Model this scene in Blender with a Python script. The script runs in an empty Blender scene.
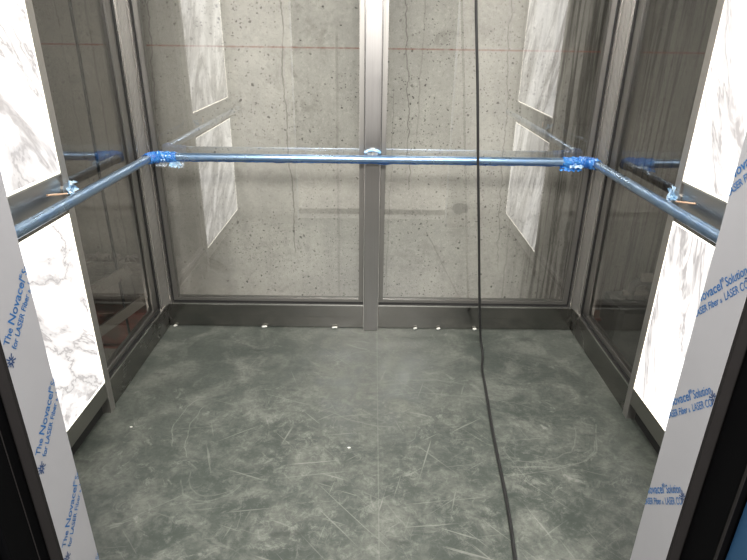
import bpy, bmesh, math, random
from mathutils import Vector, Matrix, noise as mnoise
random.seed(4)
sc = bpy.context.scene
C = sc.collection

# ------------------------------------------------------------------ camera, world, lights, exposure
F_PX = 565.1
pi_, ya_, ro_ = [math.radians(a) for a in (23.674, .2712, .8071)]
fw = Vector((math.sin(ya_)*math.cos(pi_), math.cos(ya_)*math.cos(pi_), -math.sin(pi_)))
r0 = Vector((math.cos(ya_), -math.sin(ya_), 0)); u0 = r0.cross(fw)
rr = r0*math.cos(ro_) + u0*math.sin(ro_); uu = -r0*math.sin(ro_) + u0*math.cos(ro_)
cam = bpy.data.cameras.new('camera'); cam.sensor_width = 36; cam.lens = F_PX/747*36; cam.clip_start = .02
co = bpy.data.objects.new('camera', cam); C.objects.link(co)
co.matrix_world = Matrix(((rr.x, uu.x, -fw.x, 0), (rr.y, uu.y, -fw.y, 0), (rr.z, uu.z, -fw.z, 1.4332), (0, 0, 0, 1)))
sc.camera = co
w = bpy.data.worlds.new('hall_daylight'); sc.world = w; w.use_nodes = True
wt = w.node_tree; _tc = wt.nodes.new('ShaderNodeTexCoord'); _sp = wt.nodes.new('ShaderNodeSeparateXYZ'); _rp = wt.nodes.new('ShaderNodeValToRGB')
wt.links.new(_tc.outputs['Generated'], _sp.inputs[0]); wt.links.new(_sp.outputs[2], _rp.inputs[0]); wt.links.new(_rp.outputs[0], wt.nodes['Background'].inputs[0])
_rp.color_ramp.elements[0].position = 0; _rp.color_ramp.elements[0].color = (.25, .25, .25, 1)      # dim hall below eye level
_rp.color_ramp.elements[1].position = .12; _rp.color_ramp.elements[1].color = (.94, .96, 1, 1)       # daylight from above
w.node_tree.nodes['Background'].inputs[1].default_value = .16
sc.view_settings.view_transform = 'Standard'; sc.view_settings.look = 'None'
sc.view_settings.gamma = 1; sc.view_settings.use_curve_mapping = False
sc.view_settings.exposure = 0.0
PANEL_L = 1.75          # backlit marble
CEIL_W = 25            # each ceiling lamp
def area(name, loc, sx, sy, power, col=(1, .96, .9), rot=(0, 0, 0)):
    l = bpy.data.lights.new(name, 'AREA'); l.shape = 'RECTANGLE'; l.size = sx; l.size_y = sy; l.energy = power; l.color = col
    o = bpy.data.objects.new(name, l); C.objects.link(o); o.location = loc; o.rotation_euler = rot; return o
area('ceiling_lamp_light', (-.5, 1.42, 2.36), .5, 1.0, CEIL_W)
area('ceiling_lamp_light', (.5, 1.42, 2.36), .5, 1.0, CEIL_W)
# added unseen fill behind the camera, brightening the shaft wall through the doorway
area('added_doorway_fill', (0, -1.4, 2.85), 1.3, .6, 235, (1, .97, .925), (math.radians(72), 0, 0))
# unseen fill put above the cab to light the concrete behind the rear glass
area('added_shaft_fill', (-.10, 2.78, 2.95), 1.6, .10, 16, (1, .975, .94), (math.radians(8), 0, 0))
# small fills added low in the shaft to lift the view through side glass
area('added_pit_fill', (-1.45, 1.5, -.55), .3, .3, 4.5, (1, .93, .85), (math.radians(105), 0, 0))
area('added_pit_fill', (1.45, 1.5, -.55), .3, .3, 3.0, (1, .93, .85), (math.radians(105), 0, 0))

# ------------------------------------------------------------------ node helper
class N:
    def __init__(s, name):
        s.m = bpy.data.materials.new(name); s.m.use_nodes = True
        s.t = s.m.node_tree; s.n = s.t.nodes; s.n.clear()
        s.out = s.n.new('ShaderNodeOutputMaterial')
        s.tc = s.n.new('ShaderNodeTexCoord'); s.P = s.tc.outputs['Object']
        sp = s.n.new('ShaderNodeSeparateXYZ'); s.lk(s.P, sp.inputs[0]); s.x, s.y, s.z = sp.outputs
    def lk(s, a, b): s.t.links.new(a, b)
    def put(s, v, sock):
        if isinstance(v, bpy.types.NodeSocket): s.lk(v, sock)
        elif v is not None:
            if sock.type == 'RGBA' and len(v) == 3: v = (*v, 1)
            sock.default_value = v
    def f(s, op, a, b=None, c=None, clamp=False):
        n = s.n.new('ShaderNodeMath'); n.operation = op; n.use_clamp = clamp
        for i, v in enumerate((a, b, c)):
            if v is not None: s.put(v, n.inputs[i])
        return n.outputs[0]
    def ss(s, v, a, b, lo=0., hi=1.):
        n = s.n.new('ShaderNodeMapRange'); n.interpolation_type = 'SMOOTHSTEP'
        s.put(v, n.inputs[0])
        for i, q in zip((1, 2, 3, 4), (a, b, lo, hi)): n.inputs[i].default_value = q
        return n.outputs[0]
    def mix(s, fac, a, b, bt='MIX'):
        n = s.n.new('ShaderNodeMix'); n.data_type = 'RGBA'; n.blend_type = bt
        s.put(fac, n.inputs[0]); s.put(a, n.inputs[6]); s.put(b, n.inputs[7]); return n.outputs[2]
    def vec(s, x, y, z):
        n = s.n.new('ShaderNodeCombineXYZ')
        for i, v in enumerate((x, y, z)): s.put(v, n.inputs[i])
        return n.outputs[0]
    def map(s, v, scale=(1, 1, 1), rot=(0, 0, 0), loc=(0, 0, 0)):
        n = s.n.new('ShaderNodeMapping'); s.lk(v, n.inputs[0])
        n.inputs['Scale'].default_value = scale; n.inputs['Rotation'].default_value = rot; n.inputs['Location'].default_value = loc
        return n.outputs[0]
    def noise(s, v, scale, det=3, rough=.55, dist=0.):
        n = s.n.new('ShaderNodeTexNoise'); s.lk(v, n.inputs['Vector'])
        n.inputs['Scale'].default_value = scale; n.inputs['Detail'].default_value = det
        n.inputs['Roughness'].default_value = rough; n.inputs['Distortion'].default_value = dist
        return n.outputs[0]
    def vor(s, v, scale, feat='F1'):
        n = s.n.new('ShaderNodeTexVoronoi'); n.feature = feat; s.lk(v, n.inputs['Vector']); n.inputs['Scale'].default_value = scale
        return n
    def bump(s, h, st, dist=.01):
        n = s.n.new('ShaderNodeBump'); n.inputs['Strength'].default_value = st; n.inputs['Distance'].default_value = dist
        s.lk(h, n.inputs['Height']); return n.outputs[0]
    def pbr(s, col, rough=.5, metal=0., normal=None, emis=None, es=0., **kw):
        b = s.n.new('ShaderNodeBsdfPrincipled')
        s.put(col, b.inputs['Base Color']); s.put(rough, b.inputs['Roughness']); s.put(metal, b.inputs['Metallic'])
        if normal is not None: s.lk(normal, b.inputs['Normal'])
        if emis is not None: s.put(emis, b.inputs['Emission Color']); s.put(es, b.inputs['Emission Strength'])
        for k, v in kw.items(): s.put(v, b.inputs[k.replace('_', ' ')])
        s.lk(b.outputs[0], s.out.inputs[0]); return s.m
    def ridge(s, n_, c, wd):   # thin line where noise crosses c
        return s.ss(s.f('ABSOLUTE', s.f('SUBTRACT', n_, c)), 0, wd, 1, 0)

def plain(name, col, rough=.5, metal=0., **kw):
    m = N(name); v = m.noise(m.P, 25, 3)
    return m.pbr(m.mix(m.ss(v, .3, .7, 0, .18), col, tuple(c*.6 for c in col)), rough, metal, **kw)

# ------------------------------------------------------------------ materials
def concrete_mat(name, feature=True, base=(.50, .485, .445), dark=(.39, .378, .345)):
    m = N(name)
    big = m.noise(m.P, 1.6, 4, .6); mid = m.noise(m.P, 9, 5, .65); fine = m.noise(m.P, 70, 3, .7)
    st = m.noise(m.map(m.P, (9, 9, .7)), 1, 4, .6)
    col = m.mix(m.ss(big, .35, .68), base, dark)
    col = m.mix(m.ss(mid, .38, .72, 0, .6), col, tuple(c*.72 for c in base))
    col = m.mix(m.ss(st, .45, .75, 0, .45), col, tuple(c*.60 for c in base))
    col = m.mix(m.ss(fine, .5, .72, 0, .35), col, (.64, .61, .56))
    grit = m.noise(m.P, 38, 6, .8)
    col = m.mix(m.ss(grit, .50, .34, 0, .45), col, tuple(c*.5 for c in base))
    cld = m.f('MULTIPLY', m.ss(m.noise(m.P, 16, 7, .8, .4), .52, .66), m.ss(m.noise(m.P, 3.2, 3), .45, .62))
    col = m.mix(m.f('MULTIPLY', cld, .5), col, tuple(c*.48 for c in base))
    # mottled grey blotches
    bl = m.f('MULTIPLY', m.ss(m.noise(m.P, 5, 6, .75, .8), .55, .66), m.ss(m.noise(m.P, 1.9, 2), .45, .6))
    col = m.mix(m.f('MULTIPLY', bl, .5), col, (.22, .21, .19))
    # air holes
    for sc_, th, rad, off in ((14, .76, .10, 0), (26, .72, .14, 5.3), (48, .72, .19, 9.1), (80, .78, .22, 3.7)):
        pv = m.map(m.vec(m.x if feature else m.y, m.z, 0), (1, 1, 1), (0, 0, 0), (off, off*.7, 0))
        jit = m.n.new('ShaderNodeVectorMath'); jit.operation = 'ADD'; m.lk(pv, jit.inputs[0])
        nz = m.n.new('ShaderNodeTexNoise'); m.lk(pv, nz.inputs['Vector']); nz.inputs['Scale'].default_value = 45
        sc2 = m.n.new('ShaderNodeVectorMath'); sc2.operation = 'SCALE'; m.lk(nz.outputs[1], sc2.inputs[0]); sc2.inputs[3].default_value = .022
        m.lk(sc2.outputs[0], jit.inputs[1])
        v = m.vor(jit.outputs[0], sc_); v.voronoi_dimensions = '2D'
        sep = m.n.new('ShaderNodeSeparateColor'); m.lk(v.outputs['Color'], sep.inputs[0])
        rsz = m.ss(sep.outputs[1], 0, 1, rad*.35, rad)
        hole = m.f('MULTIPLY', m.f('LESS_THAN', v.outputs['Distance'], rsz), m.f('GREATER_THAN', sep.outputs[0], th))
        hole = m.f('MULTIPLY', hole, m.ss(m.noise(pv, 2.2, 2), .42, .58))
        col = m.mix(m.f('MULTIPLY', hole, .9), col, (.08, .075, .065))
    if feature:
        X, Z = m.x, m.z
        # rough dark formwork band towards the right hand corner, light falloff painted in too
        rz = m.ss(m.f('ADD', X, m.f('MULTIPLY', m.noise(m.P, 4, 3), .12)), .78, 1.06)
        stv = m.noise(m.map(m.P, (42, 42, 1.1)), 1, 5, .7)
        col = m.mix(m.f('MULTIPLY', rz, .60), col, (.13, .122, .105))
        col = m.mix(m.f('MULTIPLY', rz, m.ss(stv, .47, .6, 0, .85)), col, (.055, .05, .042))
        lz = m.ss(X, -1.0, -.72, 1, 0)  # light thinning out beyond the cab's left side, painted as darker concrete
        col = m.mix(m.f('MULTIPLY', lz, .55), col, (.22, .208, .185))
        # form joints and hairline cracks: (x at z=.9, slope, wobble, width, z0, z1, strength)
        wob = m.f('SUBTRACT', m.noise(m.vec(0, 0, m.f('MULTIPLY', Z, 6)), 1, 4, .6), .5)
        for i, (x0, sl, am, wd, z0, z1, stg) in enumerate((
                (-1.11, .08, .10, .004, -.5, 2.6, .6), (-.433, -.015, .07, .0045, .28, 2.6, .75), (-.181, 0, .02, .010, -.2, 1.45, .28),
                (.185, -.06, .08, .004, .65, 2.6, .7), (.10, .02, .05, .003, -.1, 1.2, .45), (.225, .02, .05, .005, .9, 2.6, .35),
                (.675, -.05, .09, .0045, .2, 2.6, .5), (.74, -.02, .05, .006, -.2, 2.6, .3), (.90, .02, .05, .006, .1, 2.6, .45),
                (1.02, .01, .07, .010, -.3, 2.6, .65), (1.075, .0, .07, .016, -.3, 1.15, .8), (-1.36, 0, .03, .006, -.5, 2.6, .5), (-1.5, 0, .03, .005, -.5, 2.6, .4))):
            w2 = m.f('SUBTRACT', m.noise(m.vec(i*3.7, 0, m.f('MULTIPLY', Z, 5)), 1, 4, .65), .5)
            cx = m.f('ADD', m.f('ADD', m.f('MULTIPLY', w2, am), x0), m.f('MULTIPLY', m.f('SUBTRACT', Z, .9), sl))
            d = m.f('ABSOLUTE', m.f('SUBTRACT', X, cx))
            k = m.f('MULTIPLY', m.ss(d, wd*.3, wd, 1, 0), m.f('MULTIPLY', m.ss(Z, z0, z0+.05), m.ss(Z, z1-.05, z1, 1, 0)))
            k = m.f('MULTIPLY', k, m.ss(m.noise(m.vec(i*9.1, 0, Z), 9, 3), .3, .55, .45, 1))
            col = m.mix(m.f('MULTIPLY', k, stg*.9), col, (.10, .092, .08))
        # oval damp spot
        dx = m.f('DIVIDE', m.f('SUBTRACT', X, .475), .048); dz = m.f('DIVIDE', m.f('SUBTRACT', Z, .568), .034)
        d = m.f('ADD', m.f('SQRT', m.f('ADD', m.f('POWER', dx, 2), m.f('POWER', dz, 2))), m.f('MULTIPLY', m.f('SUBTRACT', m.noise(m.P, 30, 2), .5), .6))
        col = m.mix(m.ss(d, .85, 1.05, .6, 0), col, (.19, .185, .17))
        # blotchy patches
        for (px, pz, rx, rz_, s_) in ((-.36, 1.10, .16, .06, .4), (-.26, 1.42, .10, .12, .35), (.52, 1.45, .12, .08, .3), (-.55, .32, .3, .09, .3), (.25, .30, .2, .12, .35), (-.75, .75, .09, .03, .3), (.9, 1.38, .07, .05, .7)):
            dx = m.f('DIVIDE', m.f('SUBTRACT', X, px), rx); dz = m.f('DIVIDE', m.f('SUBTRACT', Z, pz), rz_)
            d = m.f('SQRT', m.f('ADD', m.f('POWER', dx, 2), m.f('POWER', dz, 2)))
            k = m.f('MULTIPLY', m.ss(d, .3, 1.2, 1, 0), m.ss(m.noise(m.P, 22, 5, .75), .42, .62))
            col = m.mix(m.f('MULTIPLY', k, s_), col, (.17, .16, .14))
        # red chalk line
        zl = m.f('ADD', m.f('MULTIPLY', X, -.0005), 1.361)
        k = m.ss(m.f('ABSOLUTE', m.f('SUBTRACT', Z, zl)), .002, .0055, 1, 0)
        k = m.f('MULTIPLY', k, m.ss(m.noise(m.vec(m.f('MULTIPLY', X, 30), 0, 0), 1, 4), .3, .6, .2, .62))
        col = m.mix(k, col, (.26, .085, .06))
    bmp = m.bump(m.f('ADD', mid, m.f('MULTIPLY', fine, .4)), .25, .01)
    return m.pbr(col, .82, 0, bmp)

M = {}
M['concrete'] = concrete_mat('shaft_concrete')
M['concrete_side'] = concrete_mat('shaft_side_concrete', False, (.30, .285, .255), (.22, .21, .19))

def steel(name, col, rough, axis, amp=.06, bump=.04):
    m = N(name)
    sc3 = {'x': (1.5, 260, 260), 'y': (260, 1.5, 260), 'z': (260, 260, 1.5)}[axis]
    b = m.noise(m.map(m.P, sc3), 1, 3, .6); lg = m.noise(m.P, 2.5, 3)
    c = m.mix(m.ss(b, .3, .7, 0, .25 if axis == 'z' else .05), col, tuple(q*.8 for q in col))
    r = m.f('ADD', m.ss(b, .3, .7, rough-amp, rough+amp), m.ss(lg, .3, .7, -.03, .05))
    return m.pbr(c, r, 1, m.bump(b, bump, .002))
M['steel_z'] = steel('brushed_stainless_vertical', (.52, .50, .48), .46, 'z', .04, .01)
M['mullion'] = steel('brushed_stainless_mullion', (.34, .33, .322), .34, 'z', .03, .01)
M['steel_x'] = steel('brushed_stainless_across', (.25, .243, .228), .15, 'x', .005, .0)
M['steel_y'] = steel('brushed_stainless_lengthways', (.25, .243, .228), .24, 'y', .005, .0)
M['band'] = steel('satin_stainless_band', (.46, .45, .435), .32, 'y', .01, .0)
M['rail_steel'] = steel('satin_stainless_rail', (.36, .35, .325), .36, 'y', .01, .0)
M['alu'] = steel('satin_aluminium', (.62, .605, .585), .40, 'z', .02, .0)
M['alu_dark'] = steel('satin_aluminium_frame', (.30, .29, .275), .42, 'z')
M['trim_bright'] = plain('polished_trim_edge', (.82, .80, .77), .22, 1.)
M['rubber'] = plain('black_glazing_rubber', (.008, .008, .008), .6)
M['recess'] = plain('near_black_steel', (.02, .02, .02), .6)

def rail_mat():
    m = N('steel_tube_in_blue_film')
    n1 = m.noise(m.map(m.P, (6, 6, 30)), 1, 4, .6, 1.5); n2 = m.noise(m.P, 30, 4, .6)
    col = m.mix(m.ss(n1, .35, .7), (.23, .33, .45), (.14, .24, .40))
    col = m.mix(m.ss(n2, .55, .75, 0, .35), col, (.12, .26, .50))
    return m.pbr(col, m.ss(n1, .3, .7, .26, .36), .85, m.bump(n1, .01, .003), Coat_Weight=.3, Coat_Roughness=.2)
M['rail'] = rail_mat()
def film_mat(name, a, b, alpha):
    m = N(name); n1 = m.noise(m.P, 45, 4, .7, 1.)
    col = m.mix(m.ss(n1, .35, .68), a, b)
    return m.pbr(col, .18, 0, m.bump(n1, .8, .006), Alpha=alpha, Coat_Weight=.6)
M['film_blue'] = film_mat('crumpled_blue_film', (.008, .10, .42), (.06, .28, .66), .97)
M['film_seam'] = film_mat('blue_film_seam', (.02, .10, .34), (.05, .20, .52), .95)
M['film_pale'] = film_mat('torn_pale_blue_film', (.25, .50, .78), (.65, .80, .92), .85)
M['film_clear'] = film_mat('torn_clear_film', (.5, .62, .72), (.75, .8, .84), .28)

def glass_mat(name, tint, ior):
    m = N(name)
    fr = m.n.new('ShaderNodeFresnel'); fr.inputs[0].default_value = ior
    smear = m.noise(m.map(m.P, (3, 3, 9)), 1, 4)
    t = m.n.new('ShaderNodeBsdfTransparent'); t.inputs[0].default_value = (*tint, 1)
    g = m.n.new('ShaderNodeBsdfGlossy'); g.inputs[0].default_value = (1, 1, 1, 1); m.put(m.ss(smear, .3, .9, 0, .012), g.inputs['Roughness'])
    ge = m.n.new('ShaderNodeNewGeometry')      # reflect once per pane, where the ray enters it
    mx = m.n.new('ShaderNodeMixShader'); m.lk(m.f('MULTIPLY', fr.outputs[0], m.f('SUBTRACT', 1.0, ge.outputs['Backfacing'])), mx.inputs[0]); m.lk(t.outputs[0], mx.inputs[1]); m.lk(g.outputs[0], mx.inputs[2])
    m.lk(mx.outputs[0], m.out.inputs[0]); return m.m
M['glass'] = glass_mat('laminated_cab_glass', (.955, .96, .955), 2.7)
M['glass_side'] = glass_mat('tinted_side_glass', (.80, .79, .77), 2.1)

def marble_mat(name, ang, sgn, seed, long_):
    """backlit marble on a side wall: veins run along direction ang in the (y,z) plane"""
    m = N(name)
    Y = m.f('MULTIPLY', m.y, sgn)
    c, s_ = math.cos(ang), math.sin(ang)
    U = m.f('ADD', m.f('MULTIPLY', Y, c), m.f('MULTIPLY', m.z, s_))
    V = m.f('SUBTRACT', m.f('MULTIPLY', m.z, c), m.f('MULTIPLY', Y, s_))
    p = m.vec(m.f('MULTIPLY', U, 1/long_), V, seed)
    k = None
    n1 = m.noise(p, 2.2, 6, .62, .9); n2 = m.noise(m.map(p, (1, 1, 1), (0, 0, .25), (4, 7, 3)), 4.2, 5, .65, 1.2)
    cloud = m.noise(p, 1.6, 3)
    a = m.f('MULTIPLY', m.ridge(n1, .50, .12), m.ss(cloud, .34, .56))
    a2 = m.f('MULTIPLY', m.ridge(n1, .50, .010), m.ss(cloud, .30, .5))
    b = m.f('MULTIPLY', m.ridge(n2, .53, .05), m.ss(m.noise(p, 2.4, 3), .46, .62))
    k = m.f('ADD', m.f('ADD', m.f('MULTIPLY', a, .80), m.f('MULTIPLY', a2, .28)), m.f('MULTIPLY', b, .42), clamp=True)
    soft = m.ss(m.noise(p, 1.1, 4, .6, .5), .42, .72, 0, .34)
    k = m.f('ADD', k, soft, clamp=True)
    col = m.mix(k, (1, .985, .965), (.29, .275, .27))
    return m.pbr(m.mix(k, (.30, .295, .29), (.16, .15, .15)), .16, 0, None, col, PANEL_L)
M['marble_left'] = marble_mat('backlit_marble_left', math.radians(-38), 1, 2.3, 2.0)
M['marble_left_up'] = marble_mat('backlit_marble_left_upper', math.radians(-50), 1, 8.1, 2.2)
M['marble_right'] = marble_mat('backlit_marble_right', math.radians(68), 1, 5.7, 5.0)
M['marble_right_up'] = marble_mat('backlit_marble_right_upper', math.radians(62), 1, 11.9, 3.2)
def edge_mat():
    m = N('light_panel_glowing_edge'); n = m.noise(m.P, 8, 2)
    return m.pbr((.9, .88, .82), .3, 0, None, m.mix(n, (1, .97, .86), (1, .95, .8)), PANEL_L*1.35)
M['edge'] = edge_mat()
def lamp_mat():
    m = N('ceiling_lamp_diffuser'); n = m.noise(m.P, 8, 2)
    return m.pbr((.9, .9, .9), .4, 0, None, m.mix(n, (1, .97, .92), (1, .95, .88)), 2.0)
M['lamp'] = lamp_mat()

def floor_mat():
    m = N('scuffed_grey_green_floor')
    big = m.noise(m.P, 1.3, 4, .6); mid = m.noise(m.P, 6, 5, .68, .6); fine = m.noise(m.P, 60, 4, .7)
    col = m.mix(m.ss(big, .35, .68), (.043, .052, .045), (.074, .084, .074))
    col = m.mix(m.ss(mid, .40, .72, 0, .8), col, (.155, .162, .143))
    col = m.mix(m.ss(fine, .35, .75, 0, .45), col, (.03, .036, .032))
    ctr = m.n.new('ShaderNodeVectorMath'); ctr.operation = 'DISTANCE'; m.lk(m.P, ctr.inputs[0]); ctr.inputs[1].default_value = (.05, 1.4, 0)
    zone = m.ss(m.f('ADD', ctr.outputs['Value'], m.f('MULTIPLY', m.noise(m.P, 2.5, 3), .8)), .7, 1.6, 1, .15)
    # straight light scratches in many directions
    tot = None
    for i, (a, st, th, k_) in enumerate(((20, 60, .715, .5), (-35, 80, .72, .5), (70, 70, .72, .45), (-75, 60, .72, .5), (48, 95, .72, .45), (-8, 75, .71, .45), (105, 50, .73, .4))):
        v = m.map(m.P, (1, 1, 1), (0, 0, math.radians(a)), (i*3.1, i*1.7, 0))
        v = m.map(v, (2.6, st, 1))
        n_ = m.noise(v, 1, 2, .5, .15)
        l = m.f('MULTIPLY', m.ss(n_, th-.04, th+.04), k_*.55)
        tot = l if tot is None else m.f('MAXIMUM', tot, l)
    # curly scuffs
    for (s_, c_, wd, k_, off) in ((2.4, .5, .0045, .5, 0), (4.2, .47, .006, .42, 5), (7.5, .53, .010, .35, 9)):
        v = m.map(m.P, (1, 1, 1), (0, 0, 0), (off, off*2, 0))
        l = m.f('MULTIPLY', m.ridge(m.noise(v, s_, 2, .5, .7), c_, wd), m.ss(m.noise(v, 3.3, 3, .6), .5, .68, 0, .7))
        tot = m.f('MAXIMUM', tot, m.f('MULTIPLY', l, k_*.6))
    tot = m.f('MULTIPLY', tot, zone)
    # cloudy pale scuffing
    cl = m.f('MULTIPLY', m.ss(m.noise(m.P, 11, 6, .78, 1.4), .54, .70), m.ss(m.noise(m.P, 2.0, 3, .6), .42, .62))
    tot = m.f('MAXIMUM', tot, m.f('MULTIPLY', cl, .30))
    # individual curved scratches: centre, radius, start and end angle, width, strength
    wv = m.f('MULTIPLY', m.f('SUBTRACT', m.noise(m.P, 3.5, 3), .5), .10); wv2 = m.f('MULTIPLY', m.f('SUBTRACT', m.noise(m.map(m.P, (1, 1, 1), (0, 0, 0), (9, 2, 0)), 3.5, 3), .5), .10)
    X, Y = m.f('ADD', m.x, wv), m.f('ADD', m.y, wv2)
    for (cx, cy, r, a0, a1, wd, k_) in ((-.42, 1.82, .34, 150, 205, .003, .9), (-.30, 1.80, .40, 160, 208, .0028, .8), (-.55, 1.55, .12, 200, 330, .004, .5), (-.54, 1.55, .10, 180, 300, .003, .5),
            (.62, 1.90, .30, 250, 350, .004, .6), (.55, 1.95, .38, 255, 330, .003, .6), (.60, 1.85, .22, 240, 355, .003, .5), (.2, 2.35, .55, 230, 262, .006, .6),
            (.20, 1.2, .95, 75, 105, .006, .45), (.25, 1.05, 1.0, 62, 100, .004, .5), (-.15, 1.2, .3, 20, 70, .003, .5), (0, 2.15, .25, 80, 140, .004, .5), (.05, 2.75, .35, 235, 262, .006, .8), (-.02, 2.8, .32, 255, 275, .008, .7)):
        dx = m.f('SUBTRACT', X, cx); dy = m.f('SUBTRACT', Y, cy)
        rr_ = m.f('SQRT', m.f('ADD', m.f('MULTIPLY', dx, dx), m.f('MULTIPLY', dy, dy)))
        d = m.f('ABSOLUTE', m.f('SUBTRACT', rr_, r))
        am = math.radians((a0+a1)/2); hw = math.cos(math.radians((a1-a0)/2))
        dot = m.f('DIVIDE', m.f('ADD', m.f('MULTIPLY', dx, math.cos(am)), m.f('MULTIPLY', dy, math.sin(am))), rr_)
        k = m.f('MULTIPLY', m.ss(d, wd*.3, wd, 1, 0), m.ss(dot, hw, hw+.02))
        k = m.f('MULTIPLY', k, m.ss(fine, .3, .6, .2, 1))
        tot = m.f('MAXIMUM', tot, m.f('MULTIPLY', k, k_*.26))
    # lengthways sheet joint
    jt = m.ss(m.f('ABSOLUTE', m.f('SUBTRACT', m.x, .034)), .0008, .003, .13, 0)
    tot = m.f('MAXIMUM', tot, jt)
    col = m.mix(tot, col, (.42, .425, .385))
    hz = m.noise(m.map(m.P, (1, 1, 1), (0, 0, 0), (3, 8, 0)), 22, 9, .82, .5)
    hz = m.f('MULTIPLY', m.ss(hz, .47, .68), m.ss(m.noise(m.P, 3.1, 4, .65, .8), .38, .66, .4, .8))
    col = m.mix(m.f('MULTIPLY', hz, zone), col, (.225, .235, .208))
    # dark scuffs
    dk = m.f('MULTIPLY', m.ss(m.noise(m.map(m.P, (3, 9, 1), (0, 0, .5)), 2, 4, .6), .60, .72), .45)
    col = m.mix(dk, col, (.026, .030, .028))
    rough = m.ss(mid, .3, .7, .34, .5)
    return m.pbr(col, rough, 0, m.bump(fine, .12, .003), Specular_IOR_Level=.32)
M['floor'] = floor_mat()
M['white_film'] = (lambda m: m.pbr(m.mix(m.ss(m.noise(m.P, 12, 3), .3, .7, 0, .3), (.355, .355, .375), (.325, .325, .345)), .42, 0, m.bump(m.noise(m.P, 20, 3), .05, .004)))(N('white_protective_film'))
M['ink'] = plain('blue_printing_ink', (.012, .12, .34), .4)
M['ink_dark'] = plain('dark_blue_printing_ink', (.008, .045, .15), .4)
M['black'] = plain('black_door_coating', (.0022, .0022, .0026), .6, 0, Specular_IOR_Level=.04)
M['edge_grey'] = plain('grey_door_edge', (.018, .0165, .0165), .6, 0, Specular_IOR_Level=.1)
M['blue_sheet'] = plain('dull_blue_film', (.016, .062, .135), .5)
M['cable'] = plain('black_cable_rubber', (.012, .012, .012), .42)
M['rope'] = plain('dark_wire_rope', (.02, .022, .022), .5)
M['red'] = (lambda m: m.pbr(m.mix(m.ss(m.noise(m.P, 7, 4), .35, .65), (.22, .05, .035), (.13, .075, .055)), .6))(N('rust_red_primer'))
M['grey_paint'] = plain('grey_painted_steel', (.24, .225, .20), .5)
M['machine'] = plain('dark_grey_machine_casing', (.075, .08, .076), .45)
M['white_dab'] = plain('white_silicone', (.75, .75, .70), .5)
M['wood_stick'] = plain('pale_stick', (.62, .42, .28), .6)
M['debris'] = plain('grey_rubble', (.22, .20, .18), .9)

# ------------------------------------------------------------------ mesh helpers
def B(bm, x0, x1, y0, y1, z0, z1, bev=0):
    g = bmesh.ops.create_cube(bm, size=1)
    for v in g['verts']:
        v.co = Vector(((x0+x1)/2+v.co.x*abs(x1-x0), (y0+y1)/2+v.co.y*abs(y1-y0), (z0+z1)/2+v.co.z*abs(z1-z0)))
    if bev:
        es = {e for v in g['verts'] for e in v.link_edges}
        bmesh.ops.bevel(bm, geom=list(es), offset=bev, segments=2, affect='EDGES', profile=.5)
    return bm
def obj(name, bm, m, parent=None, smooth=False):
    if isinstance(bm, bmesh.types.BMesh):
        bmesh.ops.recalc_face_normals(bm, faces=bm.faces)
        me = bpy.data.meshes.new(name); bm.to_mesh(me); bm.free()
    else: me = bm
    me.materials.clear(); me.materials.append(M[m])
    if smooth:
        for p in me.polygons: p.use_smooth = True
    o = bpy.data.objects.new(name, me); C.objects.link(o)
    if parent: o.parent = parent
    return o
def box(name, dims, m, parent=None, bev=.0): return obj(name, B(bmesh.new(), *dims, bev), m, parent)
def struct(o): o['kind'] = 'structure'; return o
def tag(o, label, cat, group=None):
    o['label'] = label; o['category'] = cat
    if group: o['group'] = group
    return o
def empty(name, loc=(0, 0, 0)):
    # parts are modelled in scene coordinates: the parent keeps them there
    o = bpy.data.objects.new(name, None); C.objects.link(o); o.empty_display_size = .05
    return o
def tube(bm, pts, rad, seg=16, cap=True):
    pts = [Vector(p) for p in pts]; rings = []
    up = Vector((0, 0, 1)); prev = None
    for i, p in enumerate(pts):
        t = (pts[min(i+1, len(pts)-1)] - pts[max(i-1, 0)]).normalized()
        if prev is None:
            a = t.cross(up if abs(t.z) < .9 else Vector((1, 0, 0))).normalized()
        else: a = (prev - t*prev.dot(t)).normalized()
        prev = a; b = t.cross(a)
        r = rad(i/(len(pts)-1), i) if callable(rad) else rad
        rings.append([bm.verts.new(p + (a*math.cos(2*math.pi*k/seg)+b*math.sin(2*math.pi*k/seg))*(r(k) if callable(r) else r)) for k in range(seg)])
    for i in range(len(rings)-1):
        for k in range(seg): bm.faces.new((rings[i][k], rings[i][(k+1) % seg], rings[i+1][(k+1) % seg], rings[i+1][k]))
    if cap: bm.faces.new(rings[0]); bm.faces.new(list(reversed(rings[-1])))
    return bm
def prism(bm, poly, z0, z1):
    a = [bm.verts.new((x, y, z0)) for x, y in poly]; b = [bm.verts.new((x, y, z1)) for x, y in poly]
    n = len(poly)
    for i in range(n): bm.faces.new((a[i], a[(i+1) % n], b[(i+1) % n], b[i]))
    bm.faces.new(a); bm.faces.new(list(reversed(b))); return bm
def smooth_path(pts, n=10):
    P = [Vector(p) for p in pts]; out = []
    for i in range(len(P)-1):
        p0, p1, p2, p3 = P[max(i-1, 0)], P[i], P[i+1], P[min(i+2, len(P)-1)]
        for k in range(n):
            t = k/n
            out.append(.5*((2*p1)+(p2-p0)*t+(2*p0-5*p1+4*p2-p3)*t*t+(3*p1-p0-3*p2+p3)*t**3))
    out.append(P[-1]); return out

W, D, GY, TOP = 1.05, 2.63, 2.645, 2.40

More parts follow.
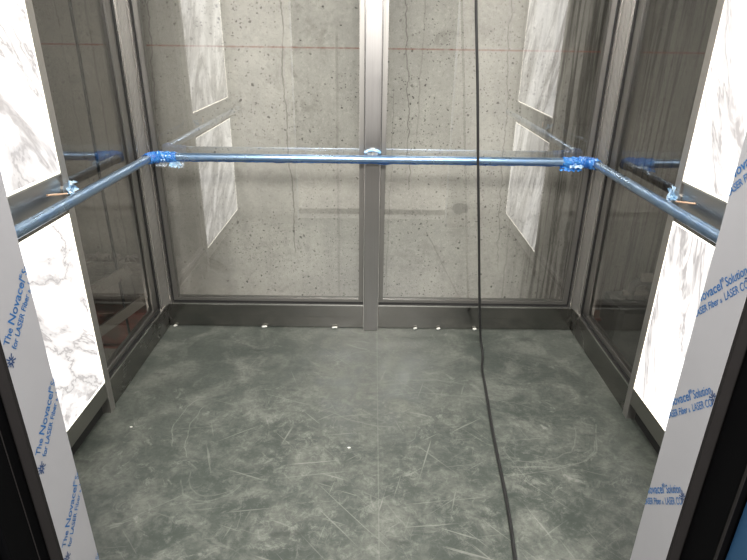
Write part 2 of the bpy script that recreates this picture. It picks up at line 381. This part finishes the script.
# ------------------------------------------------------------------ shaft and cab shell
struct(box('wall_shaft_back', (-1.9, 1.9, 2.95, 3.15, -1.0, 4.4), 'concrete'))
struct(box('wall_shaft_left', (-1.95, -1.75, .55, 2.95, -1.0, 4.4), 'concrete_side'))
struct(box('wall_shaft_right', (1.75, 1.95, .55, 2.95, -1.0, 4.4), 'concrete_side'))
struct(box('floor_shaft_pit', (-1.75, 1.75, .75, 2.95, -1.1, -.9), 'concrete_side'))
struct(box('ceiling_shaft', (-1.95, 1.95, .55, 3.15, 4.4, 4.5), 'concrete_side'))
bm = bmesh.new()
B(bm, -1.75, -.68, .42, .60, -1.0, 4.4); B(bm, .68, 1.75, .42, .60, -1.0, 4.4); B(bm, -.68, .68, .42, .60, 2.37, 4.4); B(bm, -.68, .68, .42, .60, -1.0, -.01)
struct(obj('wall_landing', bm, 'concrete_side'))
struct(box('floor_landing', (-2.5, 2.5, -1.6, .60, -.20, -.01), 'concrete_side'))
struct(box('floor_sill', (-1.0, 1.0, .601, .739, -.12, -.004), 'rail_steel'))
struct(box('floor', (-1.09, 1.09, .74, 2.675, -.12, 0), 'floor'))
bm = bmesh.new(); B(bm, -1.10, 1.10, .74, 2.70, TOP, TOP+.06)
struct(obj('ceiling', bm, 'steel_x'))
for x in (-.5, .5):
    o = empty('ceiling_lamp'); tag(o, 'flat rectangular ceiling lamp over the %s half of the cab floor' % ('left' if x < 0 else 'right'), 'lamp', 'ceiling lamps of the cab')
    box('lamp_frame', (x-.28, x+.28, 0.89, 1.95, TOP-.022, TOP), 'alu', o)
    box('diffuser', (x-.25, x+.25, 0.92, 1.92, TOP-.028, TOP-.0221), 'lamp', o)

# baseboards: rear (two halves) and sides
def skirt_back(name, x0, x1):
    bm = bmesh.new()
    B(bm, x0, x1, D+.006, D+.035, .004, .066); B(bm, x0, x1, D, D+.035, .0665, .132, .002)
    o = struct(obj(name, bm, 'steel_x'))
    box('ledge', (x0, x1, D-.002, D+.012, .132, .139), 'trim_bright', o)
    return o
skirt_back('baseboard_back_left', -1.09, -.04); skirt_back('baseboard_back_right', .04, 1.09)
for s, nm in ((-1, 'left'), (1, 'right')):
    X = lambda a: s*a
    bm = bmesh.new()
    B(bm, X(1.058), X(1.09), 1.925, D, .002, .062); B(bm, X(1.05), X(1.09), 1.925, D, .0625, .132, .002)
    o = struct(obj('baseboard_'+nm, bm, 'steel_y'))
    box('ledge', (X(1.048), X(1.066), 1.925, D-.004, .132, .140), 'trim_bright', o)

# windows: glass panes with frames and black rubber
def back_window(n, x0, x1):
    o = struct(box('window_%d' % n, (x0-.01, x1+.01, GY, GY+.010, .15, TOP-.01), 'glass'))
    fr = bmesh.new()
    B(fr, x0, x0+.022, GY-.008, GY-.001, .165, TOP); B(fr, x1-.022, x1, GY-.008, GY-.001, .165, TOP)
    B(fr, x0, x1, GY-.008, GY-.001, .152, .166)
    B(fr, x0, x0+.022, GY+.012, GY+.03, .165, TOP); B(fr, x1-.022, x1, GY+.012, GY+.03, .165, TOP); B(fr, x0, x1, GY+.012, GY+.03, .14, .166)
    obj('window_frame', fr, 'alu_dark', o)
    g = bmesh.new(); B(g, x0-.004, x1+.004, GY-.012, GY-.002, .139, .152)
    B(g, x0-.006, x0, GY-.012, GY-.002, .152, TOP); B(g, x1, x1+.006, GY-.012, GY-.002, .152, TOP)
    obj('rubber_seal', g, 'rubber', o)
back_window(1, -1.018, -.040); back_window(2, .040, 1.018)
def side_window(n, s):
    y0, y1 = 1.928, 2.522; X = lambda a: s*a
    o = struct(box('window_%d' % n, (X(1.066), X(1.076), y0, y1+.03, .15, TOP-.01), 'glass_side'))
    fr = bmesh.new()
    B(fr, X(1.058), X(1.065), y1-.060, y1-.004, .165, TOP)
    B(fr, X(1.058), X(1.065), y0, y1-.004, .155, .172)
    B(fr, X(1.078), X(1.09), y1-.060, y1, .165, TOP); B(fr, X(1.078), X(1.09), y0, y1, .14, .172)
    obj('window_frame', fr, 'alu_dark', o)
    g = bmesh.new(); B(g, X(1.052), X(1.064), y0, y1, .140, .155); B(g, X(1.052), X(1.064), y1-.004, y1+.012, .155, TOP)
    obj('rubber_seal', g, 'rubber', o)
side_window(3, -1); side_window(4, 1)

# corner posts: ribbed aluminium extrusions
for i, s in enumerate((-1, 1)):
    poly = [(1.052, 2.534), (1.052, 2.568), (1.060, 2.572)]
    n = 7; a = Vector((1.060, 2.574)); b = Vector((1.036, 2.622)); d = (b-a)/n; nrm = Vector((-d.y, d.x)).normalized()
    if nrm.x > 0: nrm = -nrm
    for k in range(n):
        p = a+d*k; q = p+d*.5
        poly += [tuple(p), tuple(p+nrm*.0035), tuple(q+nrm*.0035), tuple(q)]
    poly += [(1.036, 2.618), (1.030, 2.616), (1.026, 2.620), (1.026, 2.668), (1.10, 2.668), (1.10, 2.534)]
    poly = [(s*x, y) for x, y in poly]
    o = struct(obj('trim_%d' % (i+1), prism(bmesh.new(), poly, .14, TOP), 'alu'))
    box('bright_lip', (s*1.0315, s*1.0255, 2.612, 2.6195, .145, TOP), 'trim_bright', o)
    box('bright_lip', (s*1.0525, s*1.0495, 2.536, 2.546, .145, TOP), 'trim_bright', o)

# rear mullion
bm = bmesh.new(); B(bm, -.036, .036, 2.606, 2.668, 0, TOP, .003)
mul = struct(obj('trim_3', bm, 'mullion'))
box('bright_lip', (-.0386, -.0362, 2.610, 2.62, .0, TOP), 'trim_bright', mul); box('bright_lip', (.0362, .0386, 2.610, 2.62, .0, TOP), 'trim_bright', mul)

# side stiles, middle band and bottom rail between which the light panels sit
for i, s in enumerate((-1, 1)):
    X = lambda a: s*a
    bm = bmesh.new(); B(bm, X(1.048), X(1.095), 1.887, 1.926, 0, TOP, .0015)
    struct(obj('trim_%d' % (4+i), bm, 'steel_z'))
    bm = bmesh.new(); B(bm, X(1.056), X(1.09), .91, 1.887, .868, .981)
    o = struct(obj('trim_%d' % (6+i), bm, 'band'))
    box('bright_lip', (X(1.046), X(1.06), .91, 1.887, .859, .867), 'trim_bright', o)
    box('lower_lip', (X(1.050), X(1.07), .91, 1.887, .845, .8585), 'steel_y', o)
    box('upper_lip', (X(1.048), X(1.066), .91, 1.887, .980, .986), 'alu', o)
    bm = bmesh.new(); B(bm, X(1.050), X(1.09), .91, 1.887, .076, .148, .001)
    struct(obj('trim_%d' % (8+i), bm, 'rail_steel'))
    bm = bmesh.new(); B(bm, X(1.082), X(1.095), .91, 1.887, 0, .075)  # near-black plate, shade of the gap under the bottom rail put into its colour
    struct(obj('trim_%d' % (10+i), bm, 'recess'))
    bm = bmesh.new(); B(bm, X(1.05), X(1.09), .91, 1.02, .149, .844); B(bm, X(1.05), X(1.09), .91, 1.02, .987, TOP); B(bm, X(1.05), X(1.09), 1.02, 1.887, 2.2, TOP)
    struct(obj('wall_'+('left' if s < 0 else 'right'), bm, 'steel_z'))

# ------------------------------------------------------------------ backlit marble panels
def light_panel(s, z0, z1, mat, lab):
    o = empty('marble_light_panel'); tag(o, lab, 'light panel', 'backlit marble wall panels')
    X = lambda a: s*a
    box('marble_face', (X(1.0505), X(1.075), 1.026, 1.881, z0+.006, z1-.006), mat, o)
    bm = bmesh.new(); e = .0055
    B(bm, X(1.0500), X(1.074), 1.021, 1.886, z0+.0005, z0+e); B(bm, X(1.0500), X(1.074), 1.021, 1.886, z1-e, z1-.0005)
    B(bm, X(1.0500), X(1.074), 1.8812, 1.886, z0+e, z1-e); B(bm, X(1.0500), X(1.074), 1.021, 1.0258, z0+e, z1-e)
    obj('glowing_edge', bm, 'edge', o)
    box('backing', (X(1.076), X(1.09), 1.026, 1.881, z0+.002, z1-.002), 'recess', o)
light_panel(-1, .149, .8445, 'marble_left', 'glowing white marble panel on the left wall, below the handrail, with grey veins slanting across')
light_panel(-1, .987, 2.19, 'marble_left_up', 'tall glowing white marble panel on the left wall, above the handrail')
light_panel(1, .149, .8445, 'marble_right', 'glowing white marble panel on the right wall, below the handrail, with long steep veins')
light_panel(1, .987, 2.19, 'marble_right_up', 'tall glowing white marble panel on the right wall, above the handrail')

# ------------------------------------------------------------------ front returns with printed film, doors
def text_mesh(body, length, height, bold, clip_len):
    cu = bpy.data.curves.new('t', 'FONT'); cu.body = body; cu.size = 1; cu.offset = bold; cu.extrude = 0.0
    ob = bpy.data.objects.new('t', cu); C.objects.link(ob)
    dg = bpy.context.evaluated_depsgraph_get(); me = bpy.data.meshes.new_from_object(ob.evaluated_get(dg))
    bpy.data.objects.remove(ob); bpy.data.curves.remove(cu)
    bm = bmesh.new(); bm.from_mesh(me); bpy.data.meshes.remove(me)
    xs = [v.co.x for v in bm.verts]; x0, x1 = min(xs), max(xs)
    for v in bm.verts: v.co = Vector(((v.co.x-x0)/(x1-x0)*length, v.co.y*height/.70, 0))
    bmesh.ops.triangulate(bm, faces=bm.faces)
    return bm
def star(bm, cx, cy, r):
    for k in range(10):
        a = 2*math.pi*k/10; rr_ = r*(1 if k % 2 == 0 else .72)
        c, s_ = math.cos(a), math.sin(a); wd = r*.075
        q = [(-wd, r*.18), (-wd*1.3, rr_), (wd*1.3, rr_), (wd, r*.18)]
        bm.faces.new([bm.verts.new((cx+x*c-y*s_, cy+x*s_+y*c, 0)) for x, y in q])
def place_print(bm, s, yo, zo, y_cut, z_thick=.0003):
    """local x runs along the slanted print, local y is up; s=-1 left jamb, +1 right jamb"""
    q = math.sqrt(.5)
    t = Vector((0, q, q)) if s < 0 else Vector((0, -q, q))
    n = Vector((0, -q, q)) if s < 0 else Vector((0, q, q))
    o = Vector((s*(.6-.0006), yo, zo))
    for v in bm.verts: v.co = o + t*v.co.x + n*v.co.y
    for yc, sg in ((y_cut[0], -1), (y_cut[1], 1)):
        geom = bm.verts[:]+bm.edges[:]+bm.faces[:]
        bmesh.ops.bisect_plane(bm, geom=geom, plane_co=(0, yc, 0), plane_no=(0, sg, 0), clear_outer=True)
    return bm
def jamb(s, y0, y1, rows, lab):
    o = empty('front_return_panel'); tag(o, lab, 'door jamb panel', 'film covered front returns beside the doorway')
    X = lambda a: s*a
    bm = bmesh.new(); B(bm, X(.6015), X(.66), y0, y1, 0, 2.37); B(bm, X(.66), X(1.09), y1-.03, y1, 0, TOP)
    obj('steel_return', bm, 'steel_z', o)
    f = box('protective_film', (X(.6000), X(.6014), y0, y1, .002, 2.37), 'white_film', o)
    for (yo, zo) in rows:
        b1 = text_mesh('The ', .030, .0115, .0, 0)
        bm = text_mesh('The', .030, .0150, .012, 0)
        b1.free()
        place_print(bm, s, yo, zo, (y0, y1)); m1 = bm
        q = math.sqrt(.5)
        dy, dz = (q, q) if s < 0 else (-q, q)
        m2 = place_print(text_mesh('Novacel', .079, .0180, .012, 0), s, yo+dy*.037, zo+dz*.037, (y0, y1))
        m3 = place_print(text_mesh('®', .0075, .0075, .01, 0), s, yo+dy*.1165-abs(dz)*.011*s*-1, zo+dz*.1165+.008, (y0, y1))
        m4 = place_print(text_mesh('Solution', .057, .0160, .012, 0), s, yo+dy*.127, zo+dz*.127, (y0, y1))
        ny, nz = (-q, q) if s < 0 else (q, q)
        g = .0210
        m5 = place_print(text_mesh('for LASER Fiber', .098, .0130, .014, 0), s, yo-ny*g, zo-nz*g, (y0, y1))
        m6 = place_print(text_mesh('&', .006, .0070, .008, 0), s, yo-ny*g+dy*.102, zo-nz*g+dz*.102, (y0, y1))
        m7 = place_print(text_mesh('LASER CO', .064, .0136, .010, 0), s, yo-ny*g+dy*.116, zo-nz*g+dz*.116, (y0, y1))
        m8 = place_print(text_mesh('2', .0045, .0055, .012, 0), s, yo-ny*g*1.1+dy*.184, zo-nz*g*1.1+dz*.184, (y0, y1))
        st = bmesh.new(); star(st, 0, 0, .0135)
        if s < 0: place_print(st, s, yo-.004, zo-.026, (y0-.001, y1))
        else: place_print(st, s, yo+dy*.196, zo+dz*.196-.012, (y0-.001, y1))
        tot = bmesh.new()
        for b_ in (m1, m2, m3, m4, m5, m6, m7, m8):
            me = bpy.data.meshes.new('x'); b_.to_mesh(me); tot.from_mesh(me); b_.free(); bpy.data.meshes.remove(me)
        if len(tot.faces):
            obj('printed_text', tot, 'ink', f)
        else: tot.free()
        if len(st.faces): obj('star_print', st, 'ink_dark', f)
        else: st.free()
    box('edge_strip', (X(.6003), X(.64), y0-.009, y0-.0005, 0, 2.37), 'edge_grey', o)
    return o
jamb(-1, .8005, .905, [(.813, .490+.229*k) for k in range(-2, 7)], 'white film covered steel jamb left of the doorway, blue printed text running steeply upwards')
jamb(1, .817, .927, [(.827+.186*math.sqrt(.5), .862-.186*math.sqrt(.5)+.228*k) for k in range(-3, 6)], 'white film covered steel jamb right of the doorway, blue printed text nearly level')
bm = bmesh.new(); B(bm, -.66, .66, .80, .90, 2.37, TOP); struct(obj('trim_12', bm, 'steel_x'))

for s in (-1, 1):
    X = lambda a: s*a
    nm = 'left' if s < 0 else 'right'
    o = empty('sliding_door'); tag(o, 'black sliding cab door edge beside the %s film covered jamb' % nm, 'door', 'retracted black cab doors')
    box('door_leaf', (X(.618), X(1.05), .702 if s < 0 else .722, .789 if s < 0 else .805, .01, 2.37), 'black', o, .003)
    box('edge_bead', (X(.6165), X(.6178), .762 if s < 0 else .7235, .7635 if s < 0 else .7175, .01, 2.37), 'edge_grey', o)
    o = empty('landing_door'); tag(o, 'black edged landing door with dull blue film, at the %s edge of the photo' % nm, 'door', 'landing doors')
    box('door_leaf', (X(.632), X(1.2), .615, .690 if s < 0 else .7165, .0, 2.37), 'black', o, .002)
    box('blue_film', (X(.6305), X(.6315), .617, .688 if s < 0 else .7145, .005, 2.36), 'blue_sheet', o)

# ------------------------------------------------------------------ handrail
RZ, RX, RY, RR = .905, 1.0, 2.565, .0185
hr = empty('handrail'); tag(hr, 'steel tube handrail in blue film running along the left, back and right walls', 'handrail')
def corner(s, n=10, r=.055):
    return [(s*(RX-r+r*math.cos(a)), RY-r+r*math.sin(a), RZ) for a in [math.pi/2*k/n for k in range(n+1)]]
path = [(-RX, y, RZ) for y in (.96, 1.2, 1.5, 1.8, 2.1, 2.4)] + corner(-1) + [(x, RY, RZ) for x in (-.8, -.6, -.4, -.2, 0, .2, .4, .6, .8)] + list(reversed(corner(1))) + [(RX, y, RZ) for y in (2.4, 2.1, 1.8, 1.5, 1.2, .96)]
obj('rail_tube', tube(bmesh.new(), path, RR, 24), 'rail', hr, True)
# film seam that runs under the tube
def seam(pts, ang_fn, name='film_seam'):
    bm = bmesh.new(); prev = None
    for i, p in enumerate(pts):
        p = Vector(p); t = (Vector(pts[min(i+1, len(pts)-1)])-Vector(pts[max(i-1, 0)])).normalized()
        side = t.cross(Vector((0, 0, 1))).normalized(); up = Vector((0, 0, 1))
        row = []
        a0, a1 = ang_fn(i)
        for k in range(6):
            a = a0+(a1-a0)*k/5; rr_ = RR+.0012+(.004*abs(mnoise.noise(p*40)) if k in (0, 5) else 0)
            row.append(bm.verts.new(p+(side*math.cos(a)+up*math.sin(a))*rr_))
        if prev:
            for k in range(5): bm.faces.new((prev[k], prev[k+1], row[k+1], row[k]))
        prev = row
    return obj(name, bm, 'film_seam', hr, True)
back_pts = [(-.93+1.86*i/120, RY, RZ) for i in range(121)]
# side vector for +x travel is -y (towards the viewer): low front edge of the tube
seam(back_pts, lambda i: (-1.35-.15*mnoise.noise(Vector((i*.21, 3, 0))), -.62+.25*mnoise.noise(Vector((i*.13, 0, 0)))))
# crumpled film bunched round the two corners
def crumple(name, pts, r0, r1, mat, seed, amp):
    def rad(t, i):
        base = r0+(r1-r0)*math.sin(math.pi*t)
        return lambda k: base+amp*mnoise.noise(Vector((i*.55+seed, k*.9, seed)))
    return obj(name, tube(bmesh.new(), pts, rad, 22, False), mat, hr, False)
for s, xi in ((-1, .885), (1, .86)):
    pts = [(s*RX, 2.50, RZ)] + [tuple(p) for p in (corner(s) if s < 0 else corner(s))] + [(s*x, RY, RZ) for x in (.93, .915, .90, xi)]
    pts = smooth_path(pts, 3)
    crumple('bunched_film', pts, RR+.002, RR+.0065, 'film_blue', 3+s, .007)
def scrap(name, c, size, mat, seed, n=14, droop=0., flat=.5):
    rnd = random.Random(seed); bm = bmesh.new(); rows = []
    c = Vector(c)
    for i in range(n):
        row = []
        for j in range(5):
            u = i/(n-1)-.5; v = j/4-.5
            nz = Vector((mnoise.noise(Vector((i*.7, j*.8, seed))), mnoise.noise(Vector((i*.7, j*.8, seed+9))), mnoise.noise(Vector((i*.7, j*.8, seed+17)))))
            row.append(bm.verts.new(c+Vector((u*size[0], v*size[1], v*size[2]-droop*(v+.5)*(1-abs(u))))+nz*size[2]*flat))
        rows.append(row)
    for i in range(n-1):
        for j in range(4):
            if rnd.random() > .06: bm.faces.new((rows[i][j], rows[i][j+1], rows[i+1][j+1], rows[i+1][j]))
    o = obj(name, bm, mat, hr); md = o.modifiers.new('thickness', 'SOLIDIFY'); md.thickness = .0006
    return o
scrap('torn_film', (-.955, RY-.012, RZ-.030), (.05, .02, .018), 'film_clear', 3)
scrap('torn_film', (-.885, RY-.010, RZ-.034), (.06, .02, .022), 'film_clear', 8)
scrap('torn_film', (-.895, RY-.012, RZ-.030), (.05, .02, .025), 'film_pale', 12)
scrap('torn_film', (.90, RY-.012, RZ-.026), (.10, .02, .022), 'film_blue', 15)
scrap('torn_film', (-.96, RY-.016, RZ+.006), (.06, .02, .03), 'film_pale', 21)
scrap('torn_film', (.92, RY-.016, RZ-.006), (.06, .02, .03), 'film_pale', 24)
# brackets: one behind the rail at the mullion, one at each side stile
def bracket(p0, p1, film, seed):
    d = Vector(p1)-Vector(p0)
    pts = [Vector(p0), Vector(p0)+d*.35+Vector((0, 0, -.004)), Vector(p0)+d*.7+Vector((0, 0, -.012)), Vector(p1)]
    b = obj('bracket', tube(bmesh.new(), smooth_path(pts, 5), .0085, 12), 'alu', hr, True)
    pl = bmesh.new()
    n = d.normalized(); n.z = 0; n.normalize()
    tube(pl, [Vector(p0), Vector(p0)+n*.005], .024, 20); obj('wall_plate', pl, 'alu', b, False)
    if film:
        scrap_o = scrap('torn_film', Vector(p0)+d*.35+Vector((0, 0, .014)), (.024, .024, .034), 'film_pale', seed, 9, 0, .8); scrap_o.parent = b
bracket((0, 2.606, .925), (0, RY+.004, RZ+.012), False, 0)
arch = [( .034*math.cos(a), 2.588, .928+.014*math.sin(a)) for a in [math.pi*k/10 for k in range(11)]]
b_ = obj('bracket_film', tube(bmesh.new(), arch, .007, 10), 'film_pale', hr, True)
for s in (-1, 1):
    bracket((s*1.048, 1.905, .925), (s*(RX+.008), 1.890, RZ+.006), True, 5+s)
    st = tube(bmesh.new(), [(s*1.02, 1.80, .935), (s*1.035, 1.755, .944)], .0035, 8)
    obj('loose_film_strip', tube(st, [(s*1.02, 1.80, .935), (s*1.012, 1.83, .93)], .003, 8), 'wood_stick', hr)

# ------------------------------------------------------------------ hanging cable
pts = [(.31, 2.45, 2.38), (.36, 2.45, 1.95), (.395, 2.45, 1.553), (.43, 2.45, 1.22), (.457, 2.45, .932), (.478, 2.45, .72), (.498, 2.45, .517), (.519, 2.45, .30), (.537, 2.45, .125), (.549, 2.445, .035), (.552, 2.41, .0075),
       (.540, 2.33, .0075), (.521, 2.241, .0075), (.512, 2.12, .0075), (.502, 2.006, .0075), (.485, 1.807, .0075), (.474, 1.636, .0075), (.462, 1.442, .0075), (.451, 1.317, .0075), (.438, 1.206, .0075), (.428, 1.08, .0075)]
tag(obj('power_cable', tube(bmesh.new(), smooth_path(pts, 6), .0060, 12), 'cable', None, True), 'long black cable hanging in front of the handrail and lying across the floor', 'cable')

# ------------------------------------------------------------------ things in the shaft beyond the glass
tag(obj('wire_rope', tube(bmesh.new(), smooth_path([(-1.385, 2.86, 2.98), (-1.385, 2.86, 1.55), (-1.40, 2.87, .6), (-1.388, 2.86, -.3), (-1.388, 2.86, -.88)], 5), .0075, 10), 'rope', None, True),
    'thin dark wire rope hanging in the shaft behind the left side glass', 'rope')
bm = bmesh.new()
B(bm, -1.74, 1.74, 2.86, 2.872, -.26, -.03); B(bm, -1.74, 1.74, 2.83, 2.94, -.042, -.03); B(bm, -1.74, 1.74, 2.83, 2.94, -.26, -.248)
tag(obj('steel_beam', bm, 'red'), 'rust red steel beam crossing the bottom of the shaft behind the glass', 'beam')
def slab_between(p0, p1, wd, th):
    p0, p1 = Vector(p0), Vector(p1); d = p1-p0; n = Vector((-d.z, 0, d.x)).normalized()*wd/2
    bm = bmesh.new(); v = []
    for dy in (0, th):
        for q in (p0-n, p1-n, p1+n, p0+n): v.append(bm.verts.new(q+Vector((0, dy, 0))))
    for f in ((0, 1, 2, 3), (7, 6, 5, 4), (0, 4, 5, 1), (1, 5, 6, 2), (2, 6, 7, 3), (3, 7, 4, 0)): bm.faces.new([v[k] for k in f])
    return bm
tag(obj('steel_brace', slab_between((-1.60, 2.76, .08), (-1.30, 2.76, .25), .055, .05), 'grey_paint'), 'grey slanting steel brace behind the left side glass, the upper of two', 'brace', 'slanting braces in the shaft')
tag(obj('steel_brace', slab_between((-1.62, 2.76, -.20), (-1.24, 2.76, .08), .05, .05), 'grey_paint'), 'grey slanting steel brace behind the left side glass, the lower of two', 'brace', 'slanting braces in the shaft')
bm = bmesh.new()
for k in range(46):
    x = -1.68+.55*random.random(); r = .012+.02*random.random()
    g = bmesh.ops.create_icosphere(bm, subdivisions=1, radius=r)
    for v in g['verts']: v.co = v.co*(.8+.4*random.random())+Vector((x, 2.90+.03*random.random(), .26+.012*random.random()))
tag(obj('rubble', bm, 'debris'), 'row of grey rubble on the shaft wall ledge behind the left side glass', 'rubble')['kind'] = 'stuff'
o = struct(box('trim_13', (-1.745, -1.12, 2.87, 2.949, .18, .255), 'concrete_side'))
mc = empty('winch_motor'); tag(mc, 'dark grey machine casing in the shaft behind the right side glass', 'machine')
bm = bmesh.new(); B(bm, 1.30, 1.62, 2.66, 2.90, -.30, .13, .04); obj('casing', bm, 'machine', mc)
obj('coupling', tube(bmesh.new(), smooth_path([(1.40, 2.76, .12), (1.40, 2.76, .20), (1.44, 2.76, .235), (1.50, 2.76, .21), (1.50, 2.76, .12)], 5), .022, 12), 'machine', mc, True)
obj('coupling', tube(bmesh.new(), [(1.36, 2.76, .165), (1.58, 2.76, .165)], .016, 12), 'grey_paint', mc, True)
bm = bmesh.new(); B(bm, 1.425, 1.485, 2.72, 2.75, .245, .29, .006); jb = obj('junction_box', bm, 'grey_paint', mc)

# ------------------------------------------------------------------ white dabs along the back skirting, chips on the floor
dabs = [(-1.026, 'first'), (-.558, 'second'), (-.189, 'third'), (.236, 'fourth'), (.358, 'fifth'), (.548, 'sixth')]
for i, (x, nth) in enumerate(dabs):
    bm = bmesh.new()
    for k in range(3):
        g = bmesh.ops.create_icosphere(bm, subdivisions=2, radius=.0065)
        for v in g['verts']:
            v.co += v.co.normalized()*.002*mnoise.noise(v.co*300+Vector((i*5, k, 0)))
            v.co = Vector((v.co.x*1.2+(k-1)*.007*(1 if i in (1, 2) else .4)+x, v.co.y+D-.004, v.co.z*.8+.006+.001*k))
    tag(obj('sealant_dab', bm, 'white_dab', None, True), 'small white dab at the foot of the back skirting, %s from the left' % nth, 'sealant dab', 'white dabs along the back skirting')
for (x, y, sz, lab) in ((-.075, 1.693, .0055, 'tiny white chip on the floor in front of the mullion, left of the cable'), (-.935, 1.80, .005, 'tiny white chip on the floor near the left wall post foot')):
    bm = bmesh.new(); g = bmesh.ops.create_icosphere(bm, subdivisions=1, radius=sz)
    for v in g['verts']: v.co = Vector((v.co.x*1.3+x, v.co.y*.8+y, v.co.z*.35+sz*.3))
    tag(obj('paint_chip', bm, 'white_dab'), lab, 'chip', 'white chips on the floor')
